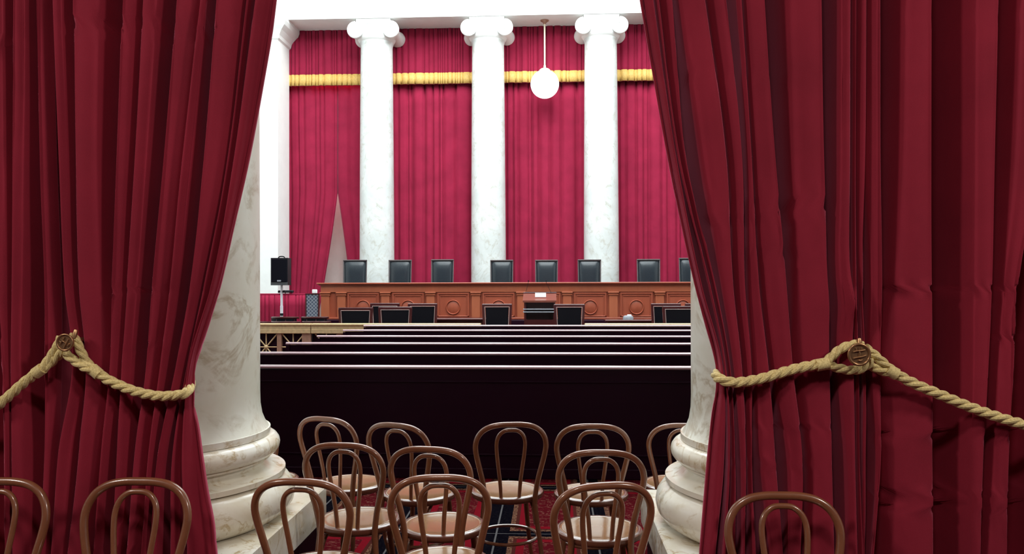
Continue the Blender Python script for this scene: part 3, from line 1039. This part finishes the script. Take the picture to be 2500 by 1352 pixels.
# ------------------------------------------------------------------ high-backed leather chairs behind the bench
def judge_chair(w, ht):
    root = empty('leather_high_chair', (0, 0, 0.80))
    h = ht - 0.80
    f = MB()
    for s in (-1, 1):
        f.tube([(s * (w / 2 - .018), .03, .50), (s * (w / 2 - .018), .05, .9), (s * (w / 2 - .012), .09, h - .02)], 0.014, 8)
    f.box(-w / 2, w / 2, .06, .12, h - .045, h - .015, .008)
    f.build('back_frame', M_steel, root)
    nx, nz = 18, 22
    vs, fs = [], []
    for j in range(nz + 1):
        for i in range(nx + 1):
            u, v = -1 + 2 * i / nx, -1 + 2 * j / nz
            puff = (1 - abs(u) ** 5) * (1 - abs(v) ** 5)
            z = lerp(.50, h - .03, (v + 1) / 2)
            vs.append((u * (w / 2 - .024), 0.05 + 0.06 * (z / h) - 0.075 * puff, z))
    for j in range(nz):
        for i in range(nx):
            a = j * (nx + 1) + i
            fs.append((a, a + 1, a + nx + 2, a + nx + 1))
    bk = MB().add(vs, fs, True)
    bk.box(-(w / 2 - .03), w / 2 - .03, .085, .125, .50, h - .03, .01)
    bk.build('backrest', M_leather, root)
    MB().box(-w / 2 + .02, w / 2 - .02, -.50, .04, .38, .50, .04).build('seat', M_leather, root)
    for s in (-1, 1):
        MB().box(s * (w / 2) - .03, s * (w / 2) + .03, -.42, .06, .62, .68, .02).build('armrest', M_leather, root)
        MB().tube([(s * w / 2, -.36, .40), (s * w / 2, -.38, .63)], .018, 8).build('arm_post', M_steel, root)
    MB().lathe([(.035, .06), (.03, .38)], n=14).build('column_stem', M_steel, root)
    b = MB()
    for k in range(5):
        a = 2 * math.pi * k / 5 + .3
        b.tube([(0, 0, .08), (.26 * math.cos(a), .26 * math.sin(a), .03)], [.026, .018], 8)
        b.lathe([(.02, 0), (.026, .015), (.02, .03)], (.26 * math.cos(a), .26 * math.sin(a), 0), n=10)
    b.build('star_base', M_steel, root)
    return root


jc = [(-4.895, .590, 2.235, 'leftmost of the black leather high-backed chairs behind the bench', 6),
      (-3.775, .575, 2.228, 'black leather high chair second from left behind the bench, beside the first far column', 0),
      (-2.722, .563, 2.236, 'black leather high chair third from left behind the bench, before red drapery', 0),
      (-1.256, .568, 2.217, 'black leather high chair before the middle far column', 0),
      (-0.158, .556, 2.213, 'black leather high chair at the centre of the bench below the globe lamp', 0),
      (0.89, .572, 2.220, 'black leather high chair before the right far column', 0),
      (2.323, .567, 2.222, 'black leather high chair second from the right curtain', 0),
      (3.34, .567, 2.248, 'black leather high chair half hidden by the right curtain', 0)]
for x, w_, ht, lab, dg in jc:
    c = judge_chair(w_, ht)
    c.location = (x, 19.45, 0.80)
    c.rotation_euler = (0, 0, math.radians(dg))
    tag(c, lab, 'chair', 'black leather chairs behind the bench')


# ------------------------------------------------------------------ counsel chairs seen from behind
def counsel_chair(w, ht):
    root = empty('counsel_chair', (0, 0, 0))
    z0 = 0.52
    tw, bw = w / 2, w / 2 - .03

    def quad(x0, x1, y0, y1, za, zb, xa0, xa1):
        return [(x0, y0, za), (x1, y0, za), (x1, y1, za), (x0, y1, za), (xa0, y0, zb), (xa1, y0, zb), (xa1, y1, zb), (xa0, y1, zb)]
    F = [(0, 3, 2, 1), (4, 5, 6, 7), (0, 1, 5, 4), (1, 2, 6, 5), (2, 3, 7, 6), (3, 0, 4, 7)]
    f = MB()
    f.box(-tw, tw, -.03, .03, ht - .05, ht, .008)
    f.box(-bw, bw, -.03, .03, z0, z0 + .05, .006)
    for s in (-1, 1):
        a, b = sorted((s * bw, s * (bw - .055)))
        c, d = sorted((s * tw, s * (tw - .055)))
        f.add(quad(a, b, -.03, .03, z0, ht - .04, c, d), F)
    f.build('back_frame', M_chairframe, root)
    iw, ib = tw - .05, bw - .05
    p = MB()
    p.add(quad(-ib + .015, ib - .015, -.026, .035, z0 + .05, ht - .065, -iw + .015, iw - .015), F)
    p.build('backrest', M_leather_dull, root)
    n = MB()
    n.tube([(-ib, -.028, z0 + .06), (-iw, -.028, ht - .058), (iw, -.028, ht - .058), (ib, -.028, z0 + .06)], .008, 6)
    n.build('nail_strip', M_nail, root)
    MB().box(-bw, bw, 0.03, .52, .40, .50, .02).build('seat', M_leather_dull, root)
    for s in (-1, 1):
        MB().box(s * bw - .025, s * bw + .025, .03, .45, .64, .68, .01).build('armrest', M_chairframe, root)
        for y in (0.0, .47):
            MB().tube([(s * (bw - .03), y, .66 if y else .55), (s * (bw - .03), y, 0)], [.024, .018], 8).build('leg', M_chairframe, root)
    return root


cc = [(-3.73, 14.9, .651, 1.178, 'dark framed black chair farthest left of the counsel chairs, in front'),
      (-2.974, 14.9, .639, 1.192, 'dark framed black chair, second in front, right of the leftmost one'),
      (-3.382, 15.9, .600, 1.236, 'dark framed black chair half hidden behind the two left front ones'),
      (-2.617, 15.9, .597, 1.228, 'dark framed black chair behind and right of the left front pair'),
      (-1.076, 15.3, .577, 1.233, 'dark framed black chair standing alone left of the lectern'),
      (0.308, 15.15, .588, 1.231, 'dark framed black chair close right of the lectern'),
      (2.228, 15.9, .587, 1.222, 'dark framed black chair far right, behind another by the column'),
      (2.337, 14.9, .624, 1.20, 'dark framed black chair far right in front, cut by the marble column'),
      (2.90, 15.9, .593, 1.221, 'dark framed black chair at far right whose corner shows beside the column')]
for x, y, w_, ht, lab in cc:
    c = counsel_chair(w_, ht)
    c.location = (x, y, 0)
    tag(c, lab, 'chair', 'dark counsel chairs')

# low round-backed chairs by the left railing


def round_chair():
    root = empty('round_back_chair', (0, 0, 0))
    arc = [(0.26 * math.sin(a), -0.24 * math.cos(a) + .02, 0.905 + 0.01 * math.cos(a)) for a in [math.radians(d) for d in range(-100, 101, 10)]]
    MB().tube(arc, .020, 8, flat=0.8).build('back_rail', M_chairframe, root)
    MB().box(-.25, .25, -.22, .26, .42, .47, .02).build('seat', M_leather_dull, root)
    bp = MB()
    A = [math.radians(d) for d in range(-75, 76, 10)]
    vs = [(r * math.sin(a), -(r - .02) * math.cos(a) + .02, z) for r in (.265, .245) for z in (.50, .895) for a in A]
    n = len(A)
    fs = [(i, i + 1, n + i + 1, n + i) for i in range(n - 1)] + [(2 * n + i, 2 * n + i + 1, 3 * n + i + 1, 3 * n + i) for i in range(n - 1)]
    fs += [(n + i, n + i + 1, 3 * n + i + 1, 3 * n + i) for i in range(n - 1)] + [(i, i + 1, 2 * n + i + 1, 2 * n + i) for i in range(n - 1)]
    fs += [(0, n, 3 * n, 2 * n), (n - 1, 2 * n - 1, 4 * n - 1, 3 * n - 1)]
    bp.add(vs, fs, True)
    bp.build('backrest', M_leather_dull, root)
    for d in (-60, -20, 20, 60):
        a = math.radians(d)
        MB().tube([(0.25 * math.sin(a), -.23 * math.cos(a) + .02, .47), (0.26 * math.sin(a), -.24 * math.cos(a) + .02, .88)], .012, 6).build('spindle', M_chairframe, root)
    for sx in (-1, 1):
        for sy in (-1, 1):
            MB().tube([(sx * .21, sy * .19, .43), (sx * .23, sy * .22, 0)], [.02, .015], 6).build('leg', M_chairframe, root)
    return root


rc = [(-5.03, 14.75, 'low round-backed dark chair behind the railing, below the speaker pole'), (-4.46, 14.8, 'low round-backed dark chair behind the railing, nearest the bench end'),
      (-5.60, 14.75, 'low round-backed dark chair behind the railing, beside the left marble column'), (-5.30, 15.5, 'low round-backed dark chair in the rear row, left, before the red partition'),
      (-4.70, 15.5, 'low round-backed dark chair in the rear row before the lattice screen')]
r0 = round_chair()
for i, (x, y, lab) in enumerate(rc):
    o = r0 if i == 0 else dup(r0, (0, 0, 0))
    o.location = (x, y, 0)
    if y > 15:
        o.scale = (1, 1, 1.06)
    tag(o, lab, 'chair', 'low round-backed chairs')


# ------------------------------------------------------------------ lectern, tables, loose items
lec = empty('lectern', (-0.268, 16.1, 0))
tag(lec, 'wooden lectern with slanted top and open shelves before the bench', 'lectern')
b = MB()
b.add([(-.335, -.22, 1.245), (.335, -.22, 1.245), (.335, .22, 1.385), (-.335, .22, 1.385), (-.335, -.22, 1.285), (.335, -.22, 1.285), (.335, .22, 1.425), (-.335, .22, 1.425)],
      [(0, 3, 2, 1), (4, 5, 6, 7), (0, 1, 5, 4), (1, 2, 6, 5), (2, 3, 7, 6), (3, 0, 4, 7)])
b.build('slanted_top', M_lectern, lec)
MB().box(-.34, .34, .20, .235, 1.37, 1.445, .005).build('back_ledge', M_chairframe, lec)
for s in (-1, 1):
    MB().box(s * .27, s * .31, -.18, .20, 0.09, 1.25).build('side_panel', M_chairframe, lec)
MB().box(-.27, .27, .16, .19, .09, 1.25).build('front_panel', M_chairframe, lec)
for z in (1.11, 1.055):
    MB().box(-.33, .31, -.21, .16, z - .012, z + .010, .003).build('shelf', M_grey, lec)
MB().box(-.34, .34, -.24, .24, 0, .09, .01).build('foot', M_chairframe, lec)
MB().box(-.27, .27, -.18, .16, .10, .90).build('cabinet', M_chairframe, lec)

for x0, x1, z1, lab in ((-.56, -.50, 1.65, 'left thin black microphone stalk rising from the lectern'), (.07 - .10, -.14, 1.65, 'right thin black microphone stalk rising from the lectern')):
    m = empty('microphone', (x0, 16.22, 1.42))
    tag(m, lab, 'microphone', 'lectern microphones')
    MB().tube(catmull([(0, 0, 0), ((x1 - x0) * .5, .01, .11), (x1 - x0, 0, z1 - 1.42)], 5), .0045, 6).build('stalk', M_black, m)
    MB().tube([(x1 - x0, 0, z1 - 1.42), (x1 - x0, -.01, z1 - 1.38)], .008, 8).build('head', M_black, m)
ppr = MB()
ppr.add([(-.11, -.0, 0), (.11, -.0, 0), (.11, .012, .085), (-.11, .012, .085), (-.11, .004, -.001), (.11, .004, -.001), (.11, .016, .084), (-.11, .016, .084)],
        [(0, 1, 2, 3), (4, 7, 6, 5), (0, 4, 5, 1), (1, 5, 6, 2), (2, 6, 7, 3), (3, 7, 4, 0)])
tag(ppr.build('name_card', M_paper, loc=(-0.25, 16.03, 1.350)), 'small white card propped on the lectern top', 'card')


def table(name, x, y, w_, d, h, label, m=M_chairframe):
    t = empty(name, (x, y, 0))
    tag(t, label, 'table', 'counsel tables')
    MB().box(-w_ / 2, w_ / 2, -d / 2, d / 2, h - .04, h, .008).build('table_top', m, t)
    MB().box(-w_ / 2 + .06, w_ / 2 - .06, -d / 2 + .06, d / 2 - .06, h - .14, h - .04).build('apron', m, t)
    for sx in (-1, 1):
        for sy in (-1, 1):
            MB().tube([(sx * (w_ / 2 - .09), sy * (d / 2 - .09), h - .1), (sx * (w_ / 2 - .09), sy * (d / 2 - .09), 0)], [.035, .025], 8).build('leg', m, t)
    return t


table('counsel_table', -1.95, 17.25, 1.5, .7, .88, 'dark table beside the left counsel chairs')
table('counsel_table', 1.75, 17.25, 1.3, .7, .85, 'dark table left of the far right counsel chairs')
g = empty('desk_device', (1.60, 17.1, .85))
tag(g, 'small grey rounded device with a light top on the right table', 'device')
MB().lathe([(.11, 0), (.115, .03), (.10, .07), (.07, .085), (.0001, .088)], n=24, cap=False).build('body', M_grey, g)
MB().box(-.02, .07, -.04, .04, .08, .105, .008).build('light_top', M_paper, g)

# red draped partition and grille on the left
par = empty('draped_partition', (-6.65, 17.0, 0))
tag(par, 'low partition hung with pleated red cloth left of the bench', 'partition')
MB().box(-1.1, 1.33, -.02, .05, 1.385, 1.42, .006).build('top_rail', M_drape, par)
MB().box(-1.1, 1.33, .02, .045, 0, 1.385).build('backing', M_dark, par)


def drape_mb(fl, fr, z0, z1, y, nf, amp, seed, nz=14, per=8, ysag=None):
    rnd = random.Random(seed)
    ws = [rnd.choice((.4, .6, .9, 1.3, 1.7)) * rnd.uniform(.8, 1.2) for _ in range(nf)]
    tot = sum(ws)
    us, ys = [0.0], [0.0]
    acc = 0.0
    for wv in ws:
        a = amp * rnd.uniform(.55, 1.0) * (0.6 + 0.4 * wv)
        f0, f1 = acc / tot, (acc + wv) / tot
        sk = rnd.uniform(.35, .65)
        for k in range(1, per + 1):
            t = k / per
            tt = t ** (math.log(.5) / math.log(sk))
            us.append(f0 + (f1 - f0) * t)
            ys.append(-a * (min(1.0, 1.25 * math.sin(math.pi * tt) ** 0.55)) if 0 < t < 1 else 0.0)
        acc += wv
    vs, fs = [], []
    m = len(us)
    for j in range(nz + 1):
        z = z1 + (z0 - z1) * j / nz
        a, b = fl(z), fr(z)
        for u, yv in zip(us, ys):
            k = 1 + .15 * noise.noise(Vector((u * 9, z * .5, seed)))
            vs.append((a + (b - a) * u + .006 * noise.noise(Vector((u * 6, z * .7, seed + 3))), y + yv * k, z))
    for j in range(nz):
        for i in range(m - 1):
            fs.append((j * m + i, j * m + i + 1, (j + 1) * m + i + 1, (j + 1) * m + i))
    return MB().add(vs, fs, True)


def thick(o, t=0.006):
    so = o.modifiers.new('cloth_thickness', 'SOLIDIFY')
    so.thickness = t
    so.offset = 0
    return o


thick(drape_mb(lambda z: -1.1, lambda z: 1.33, .03, 1.385, 0.0, 26, .05, 31, 6).build('pleated_cloth', M_drape, par, recalc=False))
ls = empty('lattice_screen', (-5.17, 16.88, 0))
tag(ls, 'grey lattice speaker screen at the right end of the red partition', 'screen')
MB().box(-.125, .125, 0, .03, .60, 1.40).build('lattice', M_lattice, ls)
fr = MB()
fr.box(-.15, -.125, -.01, .035, 0, 1.41)
fr.box(.125, .15, -.01, .035, 0, 1.41)
fr.box(-.15, .15, -.01, .035, 1.40, 1.42)
fr.box(-.125, .125, 0, .03, 0, .60)
fr.build('frame', M_chairframe, ls)
tag(MB().box(-.055, .055, -.02, .02, 0, .085, .012).build('white_box', M_paper, loc=(-5.12, 16.893, 1.42)), 'small white box on the partition above the lattice screen', 'box')
dv = empty('desk_device', (-5.72, 17.0, 1.42))
tag(dv, 'small flat dark device lying on the partition beside the speaker', 'device')
MB().box(-.13, .10, -.05, .05, .015, .07, .015).build('body', M_black, dv)
MB().lathe([(.03, -.05), (.032, -.04), (.032, .04), (.03, .05)], (-.17, 0, .04), n=16, axis='y').build('knob', M_grey, dv)
MB().lathe([(.012, 0), (.012, .02)], (-.08, 0, 0), n=8).build('foot', M_grey, dv)
MB().lathe([(.012, 0), (.012, .02)], (.07, 0, 0), n=8).build('foot', M_grey, dv)

# loudspeaker and stand
spk = empty('loudspeaker', (-5.535, 16.0, 1.60))
tag(spk, 'black loudspeaker box raised on a white pole before the left pilaster', 'loudspeaker')
c = MB()
prof = [(-.175, -.14), (.175, -.14), (.15, .14), (-.15, .14)]
n = 4
c.add([(x, y, z) for z in (0, .555) for x, y in prof], [(0, 3, 2, 1), (4, 5, 6, 7), (0, 1, 5, 4), (1, 2, 6, 5), (2, 3, 7, 6), (3, 0, 4, 7)])
c.build('cabinet', M_black, spk)
gm = MB().box(-.158, .158, -.152, -.14, .065, .53, .006)
gm.build('grille', M_grille, spk)
MB().box(-.04, .04, -.158, -.152, .075, .105, .002).build('badge', M_grey, spk)
MB().box(-.175, .175, -.146, -.14, 0.0, .06, .002).build('lower_band', mat_plain('dark_grey_plastic', (.05, .055, .06), .5), spk)
MB().tube(catmull([(-.07, 0, .55), (-.04, 0, .585), (.04, 0, .585), (.07, 0, .55)], 4), .012, 8).build('handle', M_black, spk)
st = empty('speaker_stand', (-5.535, 16.0, 0))
tag(st, 'white metal pole stand holding up the black loudspeaker', 'stand')
MB().lathe([(.030, .35), (.030, 1.18), (.024, 1.181), (.024, 1.60)], n=16).build('pole', M_silver, st)
MB().lathe([(.036, .98), (.036, 1.03)], n=16).build('collar', M_black, st)
for s in (-1, 1):
    MB().lathe([(.0001, -.02), (.022, -.018), (.026, 0), (.022, .018), (.0001, .02)], (s * .05, -.01, 1.47), n=14, axis='x', cap=False).build('knob', M_black, st)
for k in range(3):
    a = 2 * math.pi * k / 3 + .5
    MB().tube([(0, 0, .62), (.22 * math.cos(a), .22 * math.sin(a), 0.015)], .014, 8).build('leg', M_silver, st)

# ------------------------------------------------------------------ far drapery
BX = [-7.55, -4.64, -1.685, 1.26, 4.2, 7.2]
vl = ['red valance with gold band at the left bay beside the pilaster', 'red valance with gold band in the bay left of the middle far column',
      'red valance with gold band behind the hanging globe', 'red valance with gold band in the bay right of the globe', 'red valance with gold band in the bay hidden by the right curtain']
for k in range(5):
    a, b = BX[k], BX[k + 1]
    v = empty('red_valance', ((a + b) / 2, 21.33, 7.0))
    tag(v, vl[k], 'valance', 'gold-banded valances')
    hw = (b - a) / 2 - .01
    args = (lambda z: -hw, lambda z: hw)
    thick(drape_mb(*args, -.01, 1.55, 0.0, 22, .075, 50 + k, 4).build('pleated_cloth', M_drape, v, recalc=False))
    thick(drape_mb(*args, 0.0, .30, -.014, 22, .075, 50 + k, 2).build('gold_band', M_gold, v, recalc=False), .008)
cl = {1: 'tall red drape hanging behind the bench left of the middle far column', 2: 'tall red drape hanging below the globe lamp',
      3: 'tall red drape hanging right of the globe lamp', 4: 'tall red drape hidden behind the right curtain'}
for k in range(1, 5):
    a, b = BX[k] + .005, BX[k + 1] - .005
    o = thick(drape_mb(lambda z: a, lambda z: b, .03, 7.25, 21.54, 13, .12, 70 + k * 3, 10).build('red_drape', M_drape, recalc=False))
    tag(o, cl[k], 'curtain', 'tall far drapes')


def e1(z):
    if z > 4.118:
        return -5.882
    t = (4.118 - z) / (4.118 - 1.653)
    return -5.882 - 0.37 * (t ** 1.15) - (0.02 * max(0, t - 1))


def e2(z):
    if z > 4.118:
        return -5.882
    t = (4.118 - z) / (4.118 - 2.211)
    return -5.882 + 0.27 * min(t, 1.9) ** 0.95


o = thick(drape_mb(lambda z: -7.5 + .10 * max(0, min(1, (6 - z) / 5)), e1, .03, 7.25, 21.52, 9, .08, 90, 30).build('red_drape', M_drape, recalc=False))
tag(o, 'left tall red drape, swept aside beside the white pilaster', 'curtain', 'tall far drapes')
o = thick(drape_mb(e2, lambda z: -4.65, .03, 7.25, 21.52, 6, .08, 95, 30).build('red_drape', M_drape, recalc=False))
tag(o, 'tall red drape right of the pale gap, tucked behind the first far column', 'curtain', 'tall far drapes')

# hanging globe lamp
gl = empty('globe_lamp', (-0.199, 20.8, 8.5))
tag(gl, 'glowing white globe lamp hanging on a thin rod before the drapes', 'lamp')
MB().lathe([(.11, 0), (.11, -.02), (.06, -.05), (.03, -.10)], n=24).build('ceiling_rose', M_bronze_dull, gl)
MB().lathe([(.022, -.08), (.022, -1.26)], n=10).build('rod', M_brassrod, gl)
MB().lathe([(.03, -1.18), (.035, -1.25), (.10, -1.27), (.14, -1.30), (.15, -1.33), (.12, -1.34)], n=24).build('fitter', M_brassrod, gl)
gp = [(max(.0001, .372 * math.sin(math.pi * k / 24)), -1.672 + .372 * math.cos(math.pi * k / 24)) for k in range(25)]
MB().lathe(gp, n=40, cap=False).build('globe', M_globe, gl)
